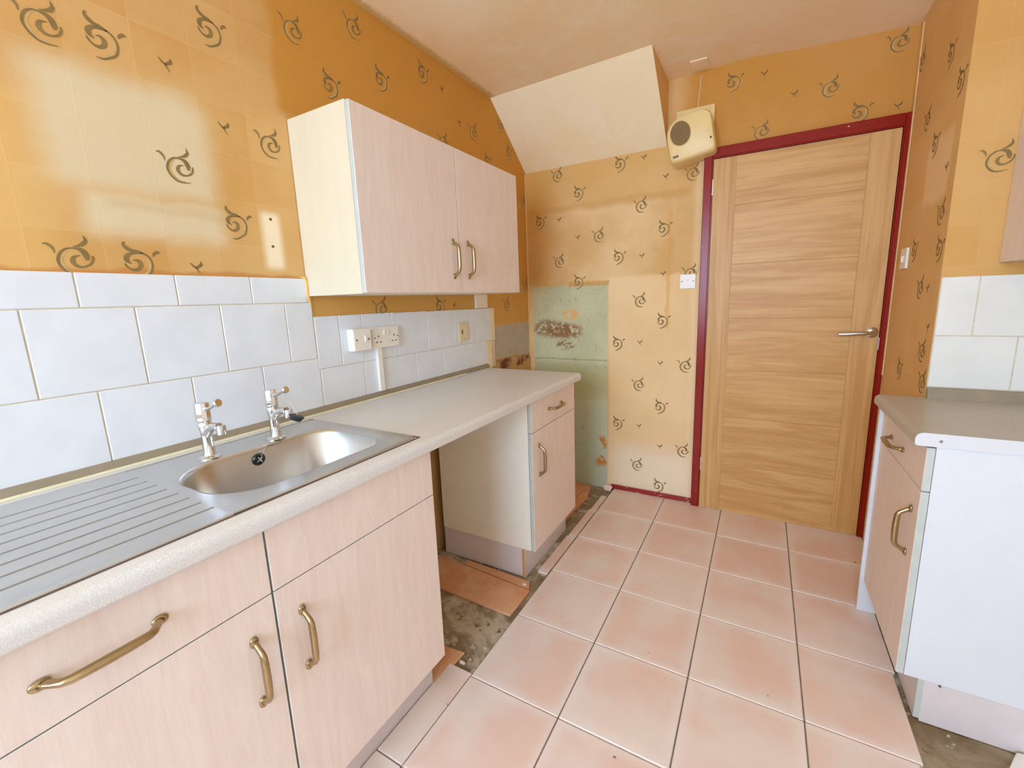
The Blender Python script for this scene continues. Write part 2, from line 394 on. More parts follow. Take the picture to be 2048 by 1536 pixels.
# ------------------------------------------------------------------ the room
YB, XN, YT, XR = 2.414, 1.962, 1.736, 2.42
ZTOP = 2.56
floor = struct(box('floor', -.1, XR + .1, YR - .1, YB + .1, -.1, 0, 'old_screed'))
wall_left = struct(box('wall_left', -.1, 0, YR - .1, YB + .1, 0, ZTOP, 'wallpaper_left'))
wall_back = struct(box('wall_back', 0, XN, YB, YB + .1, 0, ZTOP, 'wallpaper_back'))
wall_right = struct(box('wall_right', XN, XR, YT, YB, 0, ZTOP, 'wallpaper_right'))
wall_side = struct(box('wall_side', XR, XR + .1, YR - .1, YB + .1, 0, ZTOP, 'rear_paint'))
bm = bmesh.new()
badd(bm, 0, WX0, YR - .12, YR, 0, ZTOP); badd(bm, WX1, XR, YR - .12, YR, 0, ZTOP)
badd(bm, WX0, WX1, YR - .12, YR, 0, WZ0); badd(bm, WX0, WX1, YR - .12, YR, WZ1, ZTOP)
struct(finish(bm, 'wall_rear', 'rear_paint'))
bm = bmesh.new()
for a in (WX0, WX0 + .58, WX1 - .62, WX1 - .05): badd(bm, a, a + .05, YR - .07, YR - .02, WZ0, WZ1)
for h in (WZ0, WZ1 - .05): badd(bm, WX0, WX1, YR - .069, YR - .021, h, h + .05)
win = struct(finish(bm, 'window_1', 'paint_white'))
for a, b in ((WX0 + .05, WX0 + .58), (WX0 + .63, WX1 - .62), (WX1 - .57, WX1 - .05)):
    box('pane', a, b, YR - .047, YR - .043, WZ0 + .05, WZ1 - .05, 'clear_glass', win)
# ceiling, slightly uneven
def cz(x, y):
    t = min(1, max(0, (y - 1.0) / 1.2)); xs = ((0, 2.44), (.9, 2.452), (1.3, 2.466), (1.52, 2.442), (1.95, 2.418), (2.6, 2.41))
    for (a, za), (b, zb) in zip(xs, xs[1:]):
        if a <= x <= b: zz = za + (zb - za) * (x - a) / (b - a); break
    else: zz = 2.44
    return 2.438 * (1 - t) + zz * t
bm = bmesh.new(); nx, ny = 26, 30; gr = []
for i in range(nx + 1):
    row = []
    for j in range(ny + 1):
        x = XR * i / nx; y = YR + (YB - YR) * j / ny; row.append(bm.verts.new((x, y, cz(x, y))))
    gr.append(row)
for i in range(nx):
    for j in range(ny): bm.faces.new((gr[i][j], gr[i][j + 1], gr[i + 1][j + 1], gr[i + 1][j]))
top = bmesh.ops.extrude_face_region(bm, geom=bm.faces[:])
for v in [e for e in top['geom'] if isinstance(e, bmesh.types.BMVert)]: v.co.z = ZTOP
bmesh.ops.recalc_face_normals(bm, faces=bm.faces[:])
ceiling = struct(finish(bm, 'ceiling', 'ceiling_plaster', smooth=True, angle=30))
# sloping soffit under the stairs
bm = bmesh.new()
fs = prism_bm(bm, [(1.999, 2.45), (YB, 2.122), (YB, 2.48), (1.999, 2.48)], 'x', 0., .910)
fs[1].material_index = 1
bmesh.ops.recalc_face_normals(bm, faces=bm.faces[:])
soffit = struct(finish(bm, 'wall_soffit', ['soffit_paint', 'wallpaper_back']))

# ------------------------------------------------------------------ printed swirls of the wallpaper
ST = {   # strokes traced from the paper: x, y, half width in millimetres
'A': [[(-42.5, 25.0, 0.5), (-36.7, 26.8, 2.3), (-30.2, 22.3, 2.8), (-26.0, 15.3, 2.2), (-25.1, 6.0, 0.7)], [(28.4, -7.1, 2.5), (28.9, 1.5, 5.3), (24.9, 12.8, 5.2), (17.3, 18.6, 3.7), (7.0, 19.9, 1.8), (-4.9, 17.6, 1.8), (-15.1, 8.4, 2.7), (-21.1, -4.9, 2.6), (-21.5, -16.1, 2.5), (-17.1, -27.1, 2.4), (-9.6, -36.0, 2.1), (-0.1, -41.6, 1.9), (13.8, -42.6, 1.6), (30.0, -40.0, 0.6)], [(39.4, 4.0, 1.3), (39.6, -4.5, 2.2), (33.5, -16.0, 2.5), (21.1, -22.5, 2.0), (10.6, -21.8, 3.4), (3.8, -15.7, 4.0), (2.9, -7.5, 4.3), (7.6, 0.4, 2.4), (18.6, 3.7, 0.5)], [(7.6, 23.8, 0.6), (17.7, 26.3, 2.1), (26.1, 30.7, 4.0), (32.2, 38.3, 3.1), (31.2, 45.7, 1.8), (29.6, 51.3, 0.3)]],
'B': [[(-21.8, 44.2, 2.2), (-24.9, 37.0, 3.0), (-20.2, 29.4, 4.4), (-10.2, 23.2, 3.7), (1.5, 22.4, 2.6), (13.7, 17.3, 1.9)], [(13.7, 17.3, 2.1), (24.0, 9.1, 1.9), (29.1, -4.2, 2.3), (28.6, -17.5, 2.4), (22.5, -32.3, 2.4), (9.6, -42.5, 2.2), (-4.5, -50.1, 1.7), (-16.4, -49.6, 0.9)], [(13.7, 17.3, 1.7), (0.8, 17.1, 2.1), (-13.1, 15.2, 3.3), (-22.6, 7.0, 5.2), (-23.0, -1.5, 4.8), (-19.6, -7.0, 2.6), (-13.7, -10.1, 0.6)], [(-11.4, -2.5, 0.7), (-3.5, -0.6, 2.6), (3.4, -6.6, 4.6), (3.3, -16.2, 4.6), (-3.4, -23.9, 3.8), (-13.0, -25.9, 2.9), (-21.7, -21.8, 2.2), (-27.3, -14.0, 1.9), (-28.2, -9.0, 0.6)], [(33.9, 10.5, 1.2), (36.6, 17.0, 3.1), (43.7, 22.4, 3.5), (49.8, 20.6, 0.9)]],
 'S': [[(-14, 12.5, 1.2), (-6.5, 3, 2.6), (1.5, -1.5, 2.6)], [(12.5, 17, 1.2), (13, 8, 3.6), (1.5, -1.5, 2.6), (8, -17, 1.)]]}
def smooth(pts, n=5):
    out = []
    for i in range(len(pts) - 1):
        p0, p1, p2, p3 = pts[max(i - 1, 0)], pts[i], pts[i + 1], pts[min(i + 2, len(pts) - 1)]
        for k in range(n):
            t = k / n
            out.append(tuple(.5 * (2 * b + (c - a) * t + (2 * a - 5 * b + 4 * c - d) * t * t + (3 * b - a - 3 * c + d) * t ** 3) for a, b, c, d in zip(p0, p1, p2, p3)))
    out.append(pts[-1]); return out
def ribbon(bm, pts, sc, h, dx=0., dy=0., mi=0):
    P = smooth(pts); row = []
    for i, (x, y, w) in enumerate(P):
        a, b = P[max(i - 1, 0)], P[min(i + 1, len(P) - 1)]; tx, ty = b[0] - a[0], b[1] - a[1]; L = math.hypot(tx, ty) or 1
        w = max(w, .3) * 1.08; nx_, ny_ = -ty / L * w, tx / L * w
        row.append((bm.verts.new(((x + nx_ + dx) * sc, (y + ny_ + dy) * sc, h)), bm.verts.new(((x - nx_ + dx) * sc, (y - ny_ + dy) * sc, h))))
    for (a, b), (c, d) in zip(row, row[1:]):
        f = bm.faces.new((a, b, d, c)); f.material_index = mi
MOTIF = {}
for k, st in ST.items():
    bm = bmesh.new()
    for i, s in enumerate(st):
        ribbon(bm, s, .001, .0007, mi=0)
    if k != 'S': ribbon(bm, [(x, y, w * 1.7) for x, y, w in (st[1][4:-1] if k == 'A' else st[1][1:-1])], .001, .0004, 4. if k == 'A' else -4., 1., 1)
    bm.normal_update()
    for f in bm.faces:
        if f.normal.z < 0: f.normal_flip()
    me = bpy.data.meshes.new('swirl_motif'); bm.to_mesh(me); bm.free()
    me.materials.append(M['print_brown']); me.materials.append(M['print_olive']); MOTIF[k] = me
def motif(kind, u, z, wall, rot=0.):
    o = bpy.data.objects.new('swirl_motif' if kind != 'S' else 'sprig_motif', MOTIF[kind]); COL.objects.link(o)
    if wall == 'left': mt = Matrix(((0, 0, 1, 0), (1, 0, 0, u), (0, 1, 0, z), (0, 0, 0, 1))); o.parent = wall_left
    elif wall == 'back': mt = Matrix(((1, 0, 0, u), (0, 0, -1, YB), (0, 1, 0, z), (0, 0, 0, 1))); o.parent = wall_back
    elif wall == 'narrow': mt = Matrix(((0, 0, -1, XN), (-1, 0, 0, u), (0, 1, 0, z), (0, 0, 0, 1))); o.parent = wall_right
    else: mt = Matrix(((1, 0, 0, u), (0, 0, -1, YT), (0, 1, 0, z), (0, 0, 0, 1))); o.parent = wall_right
    o.matrix_local = mt @ Matrix.Rotation(rot, 4, 'Z')
LEFT = dict(A=[(.140, 1.938), (.367, 1.692), (.639, 1.824), (.115, 1.432), (.77, 2.217), (1.036, 2.349), (1.55, 2.082), (1.816, 2.208), (1.05, 1.285), (2.105, 2.335), (2.099, 1.274), (2.36, 1.941), (2.36, 1.396),
               (-.15, 1.82), (-.41, 1.95)],
            B=[(.252, 1.955), (.506, 2.093), (.505, 1.561), (.243, 1.432), (.909, 2.098), (1.167, 2.216), (1.433, 2.347), (1.449, 1.285), (1.954, 2.09), (2.205, 2.203), (-.28, 1.69), (-.02, 1.56)],
            S=[(.38, 1.948), (.508, 1.83), (.376, 1.419), (1.566, 2.323), (1.696, 2.213), (1.563, 1.279)])
BACK = dict(A=[(.225, 2.079), (.762, 1.827), (.5, 1.682), (.229, 1.543), (1.044, 1.962), (.765, 1.273), (1.04, .88), (.764, .746), (1.043, .345), (.763, .208), (1.05, 1.421), (1.646, 2.244), (1.888, 2.37), (1.368, 2.109)],
            B=[(.64, 2.08), (.375, 1.952), (.1, 1.808), (.903, 1.685), (.635, 1.544), (.37, 1.406), (.908, 1.15), (.633, 1.008), (.907, .615), (.637, .477), (.91, .088), (1.233, 2.374), (1.777, 2.112)],
            S=[(.778, 2.086), (.904, 1.963), (.238, 1.802), (.365, 1.68), (.776, 1.534), (.904, 1.421), (.773, 1.011), (.9, .884), (.775, .469), (.91, .349), (1.371, 2.372), (1.506, 2.248), (1.913, 2.103)])
for wl, D in (('left', LEFT), ('back', BACK),
              ('narrow', dict(A=[(2.327, 2.238), (2.14, 1.95), (1.829, 1.552), (1.955, 1.294), (1.837, 1.063), (1.79, .955)], B=[(1.941, 2.106), (1.80, 1.967), (1.993, 1.823), (1.79, 1.43), (2.092, .958), (2.089, 1.449)],
                              S=[(1.86, 1.29), (1.83, 1.70), (1.80, 1.15)])),
              ('front', dict(A=[(2.055, 1.692), (2.32, 1.56)], B=[(2.19, 2.09)]))):
    for k, pts in D.items():
        for (u, z) in pts: motif(k, u, z, wl)
# screw holes in the clean bracket mark
for (y, z) in ((.616, 1.585), (.612, 1.498)):
    bm = bmesh.new(); lathe_bm(bm, [(.0045, -.001), (.0045, .001), (.002, .0012)], (0, y, z), 10, 'x'); finish(bm, 'screw_hole', 'hole_brown', wall_left)
# thick curled paper edge beside the wall cabinet
bm = bmesh.new(); tube_bm(bm, [(.004, .694, 1.402), (.005, .709, 1.399), (.006, .714, 1.38), (.006, .712, 1.345), (.005, .716, 1.322), (.004, .724, 1.306)], [.003, .006, .006, .005, .006, .003], 8)
finish(bm, 'wallpaper_edge', 'paper_edge', wall_left, True)

box('wallpaper_edge', XN - .003, XN, YB - .058, YB - .043, .88, 2.40, 'paper_edge_pale', wall_right)
box('wallpaper_edge', .0, .003, YB - .014, YB - .001, .90, 2.115, 'paper_edge_pale', wall_left)
# ------------------------------------------------------------------ wall tiles
def wtile(parent, wall, u0, u1, z0, z1, mat='wall_tile_white', t=.007):
    g = .0014
    if wall == 'left': return box('wall_tile', 0, t, u0 + g, u1 - g, z0 + g, z1 - g, mat, parent, .0016)
    return box('wall_tile', u0 + g, u1 - g, YT - t, YT, z0 + g, z1 - g, mat, parent, .0016)
T = .2034
rows = ((.919, 1.108, [.7285] + [.1116 + T * k for k in (2, 1, 0, -1, -2, -3)]), (1.108, 1.3115, [.7235] + [.0115 + T * k for k in (3, 2, 1, 0, -1, -2, -3)]), (1.3115, 1.397, [.711] + [.1116 + T * k for k in (2, 1, 0, -1, -2, -3)]))
for z0, z1, ys in rows:
    for b, a in zip(ys, ys[1:]): wtile(wall_left, 'left', a, b, z0, z1)
for a, b, z0, z1 in ((.7295, .932, .917, 1.066), (.932, 1.036, .917, 1.066), (1.036, 1.24, .917, 1.066), (1.24, 1.441, .917, 1.066), (1.441, 1.643, .917, 1.066), (1.643, 1.846, .917, 1.066),
                     (.7258, .83, 1.066, 1.262), (.83, .94, 1.066, 1.262), (.94, 1.10, 1.2, 1.262), (.94, 1.10, 1.066, 1.2), (1.10, 1.132, 1.066, 1.262), (1.132, 1.334, 1.066, 1.26), (1.334, 1.543, 1.066, 1.258),
                     (1.543, 1.585, 1.066, 1.257), (1.585, 1.68, 1.066, 1.257), (1.68, 1.744, 1.066, 1.256), (1.744, 1.90, 1.062, 1.256)):
    wtile(wall_left, 'left', a, b, z0, z1)
wtile(wall_left, 'left', 1.90, 1.945, 1.062, 1.256, 'tile_edge_cream'); wtile(wall_left, 'left', 1.846, 1.905, .893, 1.06, 'tile_edge_cream')
bm = bmesh.new(); badd(bm, 0, .0045, -.5, .726, .915, 1.394); badd(bm, 0, .0044, .726, 1.94, .9, 1.254); finish(bm, 'grout', 'grout', wall_left)
for u0, u1, z0, z1 in ((1.964, 2.060, 1.126, 1.327), (2.060, 2.263, 1.126, 1.327), (2.263, XR, 1.126, 1.327), (1.964, 2.171, .944, 1.126), (2.171, 2.374, .944, 1.126), (2.374, XR, .944, 1.126)):
    wtile(wall_right, 'r', u0, u1, z0, z1, 'wall_tile_right')
box('grout', 1.963, XR, YT - .0045, YT, .94, 1.325, 'grout', wall_right)
# upstand strips between worktops and tiles
def upstand(name, poly, axis, a, b, label):
    return struct(prism(name, poly, axis, a, b, 'upstand_brown'))
UPL = [(0, .905), (.026, .905), (.024, .909), (.011, .927), (0, .929)]
struct(prism('trim_1', UPL, 'y', -.6, 1.846, 'upstand_brown'))
struct(prism('trim_2', [(.026, .9055), (.033, .9055), (.031, .9085), (.027, .911)], 'y', -.6, 1.60, 'sealant'))
struct(prism('trim_3', [(YT, .905), (YT - .026, .905), (YT - .024, .91), (YT - .011, .942), (YT, .944)], 'x', 1.964, XR, 'upstand_brown'))

# ------------------------------------------------------------------ floor tiles
ZF = .012
TF, X0, Y0 = .3337, .6171, 2.405
tile_cache = {}
def ftile(x0, x1, y0, y1, name='floor_tile', mat='floor_tile_terracotta', z1=ZF, z0=0.):
    g = .0021; cx, cy = (x0 + x1) / 2, (y0 + y1) / 2
    key = (round(x1 - x0, 4), round(y1 - y0, 4), mat)
    if key not in tile_cache:
        bm = bmesh.new(); badd(bm, -(x1 - x0) / 2 + g, (x1 - x0) / 2 - g, -(y1 - y0) / 2 + g, (y1 - y0) / 2 - g, 0, z1 - z0, .0022)
        me = bpy.data.meshes.new(name); bm.to_mesh(me); bm.free(); me.materials.append(M[mat]); tile_cache[key] = me
    o = bpy.data.objects.new(name, tile_cache[key]); COL.objects.link(o); o.parent = floor; o.location = (cx, cy, z0 + random.uniform(-.0006, .0006)); return o
for r in range(12):
    ya, yb = Y0 - TF * (r + 1), Y0 - TF * r
    for c in range(4):
        xa, xb = X0 + TF * c, X0 + TF * (c + 1)
        if c == 3:
            xb = XN - .002 if yb > 1.75 else 1.901 if yb > 1.42 else 1.894 if yb > 1.35 else 1.884
            if yb > 1.75 and ya < YT: pass
        ftile(xa, xb, ya, yb)
for a, b, xl in ((1.365, 1.725, .560), (1.725, 2.06, .566), (2.06, 2.27, .574)): ftile(xl, .613, a, b)
for a, b in ((.4033, .749), (.0696, .4033), (-.264, .0696), (-.6, -.264)): ftile(.516, X0, a, b)
box('grout', .6185, 1.886, YR + .4, Y0, .0005, .0088, 'grout_floor', floor)
for c in range(1, 4): box('grout', X0 + TF * c - .0024, X0 + TF * c + .0024, YR + .4, Y0 - .002, .0006, .0092, 'grout_dark', floor)
# old cut tiles and scraps left in the empty appliance space
bm = bmesh.new()
def quad(pts, z0, z1, name, mat):
    bm = bmesh.new(); prism_bm(bm, pts, 'z', z0, z1); bmesh.ops.bevel(bm, geom=bm.edges[:], offset=.002, segments=1, affect='EDGES'); bmesh.ops.recalc_face_normals(bm, faces=bm.faces[:])
    return finish(bm, name, mat, floor)
quad([(.03, 1.06), (.592, 1.052), (.594, 1.222), (.04, 1.262)], .0005, .013, 'old_floor_tile', 'old_terracotta')
quad([(.20, 1.262), (.585, 1.232), (.56, 1.285), (.2, 1.298)], .0005, .007, 'old_floor_tile', 'old_terracotta')
quad([(.20, .66), (.515, .655), (.53, .66), (.536, .812), (.465, .80), (.2, .81)], .0005, .010, 'old_floor_tile', 'old_terracotta')
quad([(.10, 1.86), (.40, 1.86), (.45, 2.40), (.10, 2.40)], .0005, .008, 'old_floor_tile', 'old_terracotta')
quad([(.41, 1.88), (.485, 1.88), (.50, 2.2), (.455, 2.40)], .0005, .011, 'old_floor_tile', 'old_terracotta')

# ------------------------------------------------------------------ door, frame and skirting
XFO, XFI, XDR, ZDT, ZFO = 1.1125, 1.1575, 1.937, 2.003, 2.058
door = struct(box('door_1', XFI + .002, XDR - .002, YB + .004, YB + .036, .012, ZDT - .002, 'oak_vertical'))
# (the wall behind is solid: the leaf stands in a shallow recess in front of it)
door.location.y = -.036
XL, XRt = 1.270, 1.822
yf = YB - .0345
box('stile', XFI + .003, XL - .028, yf, YB - .0315, .013, ZDT - .003, 'oak_vertical', door).location.y = .036 - .0
box('stile', XL - .026, XL - .001, yf, YB - .0315, .013, ZDT - .003, 'oak_vertical', door).location.y = .036
box('stile', XRt + .001, XDR - .003, yf, YB - .0315, .013, ZDT - .003, 'oak_vertical', door).location.y = .036
zz = [.013, .306, .592, .870, 1.160, 1.450, 1.755, ZDT - .003]
for a, b in zip(zz, zz[1:]):
    box('door_panel', XL + .001, XRt - .001, yf, YB - .0315, a + .001, b - .001, 'oak_horizontal', door, .0008).location.y = .036
bm = bmesh.new()
lathe_bm(bm, [(.004, 0), (.026, -.001), (.026, -.006), (.018, -.010), (.012, -.012)], (1.905, yf, 1.085), 24, 'y')
cyl_bm(bm, (1.905, yf - .008, 1.085), (1.905, yf - .048, 1.085), .009, seg=14)
tube_bm(bm, [(1.912, yf - .046, 1.086), (1.900, yf - .050, 1.0857), (1.86, yf - .050, 1.083), (1.77, yf - .050, 1.079), (1.766, yf - .050, 1.0788)], [.007, .0095, .0095, .0095, .008], 14)
finish(bm, 'lever_handle', 'satin_steel', door, True).location.y = .036
for z in (1.86, .29): box('hinge', XFI - .006, XFI + .003, yf - .003, YB - .02, z - .04, z + .04, 'satin_steel', door).location.y = .036
box('latch_plate', XDR - .006, XDR + .001, yf - .001, YB - .02, 1.0, 1.06, 'satin_steel', door).location.y = .036
door.location.y = -.036
bm = bmesh.new()
badd(bm, XFO, XFI - .004, YB - .042, YB, .0, ZFO, .003); badd(bm, XDR + .004, XN, YB - .042, YB, .0, ZFO, .003); badd(bm, XFI - .004, XDR + .004, YB - .042, YB, ZDT + .004, ZFO, .003)
badd(bm, XFI - .004, XFI + .0, YB - .0415, YB, .0, ZDT + .004); badd(bm, XDR, XDR + .004, YB - .0415, YB, .0, ZDT + .004); badd(bm, XFI, XDR, YB - .0415, YB, ZDT, ZDT + .004)
struct(finish(bm, 'trim_4', 'red_gloss_paint'))
struct(box('baseboard_back', .60, XFO, YB - .014, YB, .0, .040, 'chipped_red_paint', None, .002))

# ------------------------------------------------------------------ handles
def handle_mesh():
    bm = bmesh.new()
    half = [(.069, .003, .0062), (.0645, .009, .0058), (.059, .0175, .0056), (.053, .0255, .0060), (.045, .0295, .0066), (.030, .0308, .0071), (.015, .0312, .0073), (0, .0314, .0074)]
    P = half + [(-a, b, r) for a, b, r in half[-2::-1]]
    tube_bm(bm, [(b, 0, a) for a, b, r in P], [r for a, b, r in P], 10, 1.15)
    for s in (1, -1):
        n0 = len(bm.verts)
        r = bmesh.ops.create_uvsphere(bm, u_segments=12, v_segments=8, radius=1.)
        for v in r['verts']: v.co = Vector((.003 + v.co.x * .0046, v.co.y * .0092, s * .0695 + v.co.z * .0125))
    me = bpy.data.meshes.new('handle'); bm.to_mesh(me); bm.free(); me.shade_smooth(); me.materials.append(M['antique_brass']); return me
HM = handle_mesh()
def handle(parent, pos, horizontal=False, face='+x'):
    o = bpy.data.objects.new('handle', HM); COL.objects.link(o); o.parent = parent
    rot = Matrix.Rotation(math.pi, 4, 'Z') if face == '-x' else Matrix()
    if horizontal: rot = rot @ Matrix.Rotation(math.pi / 2, 4, 'X')
    o.matrix_local = Matrix.Translation(pos) @ rot
    return o
def front(parent, name, x0, x1, y0, y1, z0, z1):
    """a slab door or drawer front with pale grey edging strips; carries a handle later"""
    bm = bmesh.new(); badd(bm, x0, x1, y0, y1, z0, z1, .0012)
    xm = max(x0, x1) if x0 >= 0 and x0 < 1.5 else min(x0, x1)
    for f in bm.faces:
        n = f.normal if f.normal.length else f.calc_center_median(); bm.normal_update()
    bm.normal_update()
    for f in bm.faces:
        if abs(f.normal.x) < .5: f.material_index = 1
    return finish(bm, name, ['limed_wood', 'edge_strip'], parent)

XD = .5832
# --- sink unit (double base cabinet)
SU = thing('base_cabinet', 'double base cabinet of pale limed wood under the steel sink', 'cabinet', (.3, .155, 0))
SY0, SY1, SEAM = -.352, .6535, .1500
for y0 in (SY0 + .002, SY1 - .018): box('side_panel', .02, XD - .0205, y0, y0 + .016, .15, .866, 'carcass_white', SU)
box('bottom_panel', .02, XD - .0205, SY0 + .018, SY1 - .018, .15, .166, 'carcass_white', SU)
box('top_rail', XD - .04, XD - .0205, SY0 + .018, SY1 - .018, .80, .866, 'carcass_white', SU)
box('plinth', .500, .515, SY0, SY1 + .004, .002, .149, 'plinth_lilac', SU)
ZS = .7173
dr1 = front(SU, 'drawer_front', XD - .018, XD, SY0, SEAM - .0022, ZS + .0012, .862); handle(dr1, (XD, -.103, .791), True)
front(SU, 'false_drawer_front', XD - .018, XD, SEAM + .0022, SY1, ZS + .0012, .862)
d1 = front(SU, 'door', XD - .018, XD, SY0, SEAM - .0022, .15, ZS - .0012); handle(d1, (XD, .100, .571))
d2 = front(SU, 'door', XD - .018, XD, SEAM + .0022, SY1, .15, ZS - .0012); handle(d2, (XD, .204, .571))
# --- far base unit
FU = thing('base_cabinet', 'narrow base cabinet with cream side at the far end of the left worktop', 'cabinet', (.3, 1.55, 0))
FY0, FY1 = 1.306, 1.797
side = box('side_panel', .05, XD - .0205, FY0, FY0 + .016, .15, .866, 'carcass_pale', FU); side['label'] = 'cream side panel facing the empty space'
box('side_panel', .05, XD - .0205, FY1 - .016, FY1, .15, .866, 'carcass_cream', FU)
box('bottom_panel', .05, XD - .0205, FY0 + .016, FY1 - .016, .15, .166, 'carcass_cream', FU)
box('back_panel', .05, .056, FY0 + .016, FY1 - .016, .166, .866, 'carcass_cream', FU)
bm = bmesh.new(); badd(bm, .512, .527, FY0, FY1 - .01, .002, .149); badd(bm, .05, .5118, FY0 + .003, FY0 + .018, .004, .149, 0, 0); badd(bm, .5121, .5265, FY0 - .0006, FY0, .003, .1488, 0, 1)
finish(bm, 'plinth', ['plinth_lilac', 'raw_chipboard'], FU)
dr = front(FU, 'drawer_front', XD - .018, XD, FY0, FY1, ZS + .0012, .862); handle(dr, (XD, 1.552, .790), True)
d = front(FU, 'door', XD - .018, XD, FY0, FY1, .15, ZS - .0012); handle(d, (XD, 1.370, .576))

# --- left worktop with cut-out for the sink
WT_Y0, WT_Y1 = -.6, 1.826
def wt_profile(x0, x1, zt=.905, zb=.867, r=.014, flip=False):
    pts = [(x0, zb), (x1 - r * .6, zb)]
    for k in range(0, 9): a = math.radians(-90 + 45 * k / 4); 
    n = 8; rb, rt = .008, .018
    pts = [(x0, zb)]
    for k in range(n + 1): a = math.radians(-90 + 90 * k / n); pts.append((x1 - rb + rb * math.cos(a), zb + rb + rb * math.sin(a)))
    for k in range(n + 1): a = math.radians(90 * k / n); pts.append((x1 - rt + rt * math.cos(a), zt - rt + rt * math.sin(a)))
    pts.append((x0, zt)); return pts
BX0, BX1, BY0, BY1 = .196, .492, .140, .588      # bowl opening
bm = bmesh.new()
full = wt_profile(.0, .612)
prism_bm(bm, full, 'y', .612, WT_Y1); prism_bm(bm, full, 'y', WT_Y0, .115)
prism_bm(bm, wt_profile(.515, .612), 'y', .115, .612)
prism_bm(bm, [(0, .867), (.165, .867), (.165, .905), (0, .905)], 'y', .115, .612)
bmesh.ops.recalc_face_normals(bm, faces=bm.faces[:])
wt = finish(bm, 'worktop', 'worktop_laminate', smooth=True, angle=30); tag(wt, 'long pale speckled worktop along the left wall with the sink set in it', 'worktop')

# --- sink
sink = thing('kitchen_sink', 'stainless steel inset sink with grooved drainer in the left worktop', 'sink', (.32, .13, .905))
ZS0, ZP = .9052, .9082
bm = bmesh.new()
n = 10
def ring(pts, z): return [bm.verts.new((p[0], p[1], ZP if p[1] < .1125 else z)) for p in pts]
def bridge(a, b):
    for k in range(len(a)): bm.faces.new((a[k], a[(k + 1) % len(a)], b[(k + 1) % len(b)], b[k]))
SX0, SX1, SYa, SYb = .066, .566, -.37, .628
outer0 = ring(rrect(SX0, SX1, .11, SYb, [.03, .03, .0015, .0015], n), ZS0)
outer1 = ring(rrect(SX0 + .002, SX1 - .002, .11, SYb - .002, [.03, .03, .0015, .0015], n), ZP + .0012)
outer2 = ring(rrect(SX0 + .014, SX1 - .014, .11, SYb - .014, [.03, .03, .0015, .0015], n), ZP + .0012)
outer3 = ring(rrect(SX0 + .018, SX1 - .018, .11, SYb - .018, [.03, .03, .0015, .0015], n), ZP)
b0 = ring(rrect(BX0 - .012, BX1 + .012, BY0 - .012, BY1 + .012, [.095, .095, .125, .125], n), ZP)
b1 = ring(rrect(BX0 - .003, BX1 + .003, BY0 - .003, BY1 + .003, [.09, .09, .12, .12], n), ZP - .003)
b2 = ring(rrect(BX0 + .002, BX1 - .002, BY0 + .002, BY1 - .002, [.088, .088, .118, .118], n), ZP - .012)
b3 = ring(rrect(BX0 + .014, BX1 - .014, BY0 + .02, BY1 - .014, [.085, .085, .112, .112], n), ZP - .12)
b4 = ring(rrect(BX0 + .024, BX1 - .024, BY0 + .034, BY1 - .024, [.08, .08, .10, .10], n), ZP - .148)
b5 = ring(rrect(BX0 + .045, BX1 - .045, BY0 + .06, BY1 - .045, [.07, .07, .08, .08], n), ZP - .158)
seq = [outer0, outer1, outer2, outer3, b0, b1, b2, b3, b4, b5]
for a, b in zip(seq, seq[1:]): bridge(a, b)
bm.faces.new(b5)
bmesh.ops.remove_doubles(bm, verts=bm.verts[:], dist=.00001); bmesh.ops.dissolve_degenerate(bm, dist=.00001, edges=bm.edges[:])
bmesh.ops.recalc_face_normals(bm, faces=bm.faces[:])
if sum(f.normal.z for f in bm.faces) < 0: bmesh.ops.reverse_faces(bm, faces=bm.faces[:])
finish(bm, 'bowl', 'brushed_steel', sink, True, 60)
# drainer: flat border, then V grooves running along the length
bm = bmesh.new()
gx = [.152 + .0493 * k for k in range(8)]
xs = [(SX0, ZS0), (SX0 + .002, ZP + .0012), (SX0 + .014, ZP + .0012), (SX0 + .018, ZP)]
xg = []
for gg in gx: xg += [(gg - .0040, 0), (gg - .0030, -1), (gg + .0026, -1), (gg + .0032, 0)]
xs += [(x, ZP + (-.010 if dd else 0)) for x, dd in xg] + [(SX1 - .018, ZP), (SX1 - .014, ZP + .0012), (SX1 - .002, ZP + .0012), (SX1, ZS0)]
def flat(row): return [(x, ZP if abs(z - (ZP - .010)) < 1e-6 else z) for x, z in row]
ysec = [(SYa, 'f'), (SYa + .06, 'f'), (SYa + .075, 'g'), (.098, 'g'), (.108, 'f'), (.11, 'f')]
vr = []
for y, kd in ysec:
    row = xs if kd == 'g' else flat(xs)
    vr.append([bm.verts.new((x, y - (.0 if kd == 'f' and y > .1 else 0), z)) for x, z in row])
for i, (a, b) in enumerate(zip(vr, vr[1:])):
    for k in range(len(xs) - 1):
        f = bm.faces.new((a[k], a[k + 1], b[k + 1], b[k]))
        if i in (1, 2, 3) and xs[k][1] < ZP - .005 and xs[k + 1][1] < ZP - .005: f.material_index = 1  # groove bottoms coloured dark in place of the dark room they reflect
if sum(f.normal.z for f in bm.faces) < 0: bmesh.ops.reverse_faces(bm, faces=bm.faces[:])
bm.normal_update()
if sum(f.normal.z for f in bm.faces) < 0: bmesh.ops.reverse_faces(bm, faces=bm.faces[:])
finish(bm, 'drainer', ['brushed_steel', 'painted_shade'], sink, True, 25)
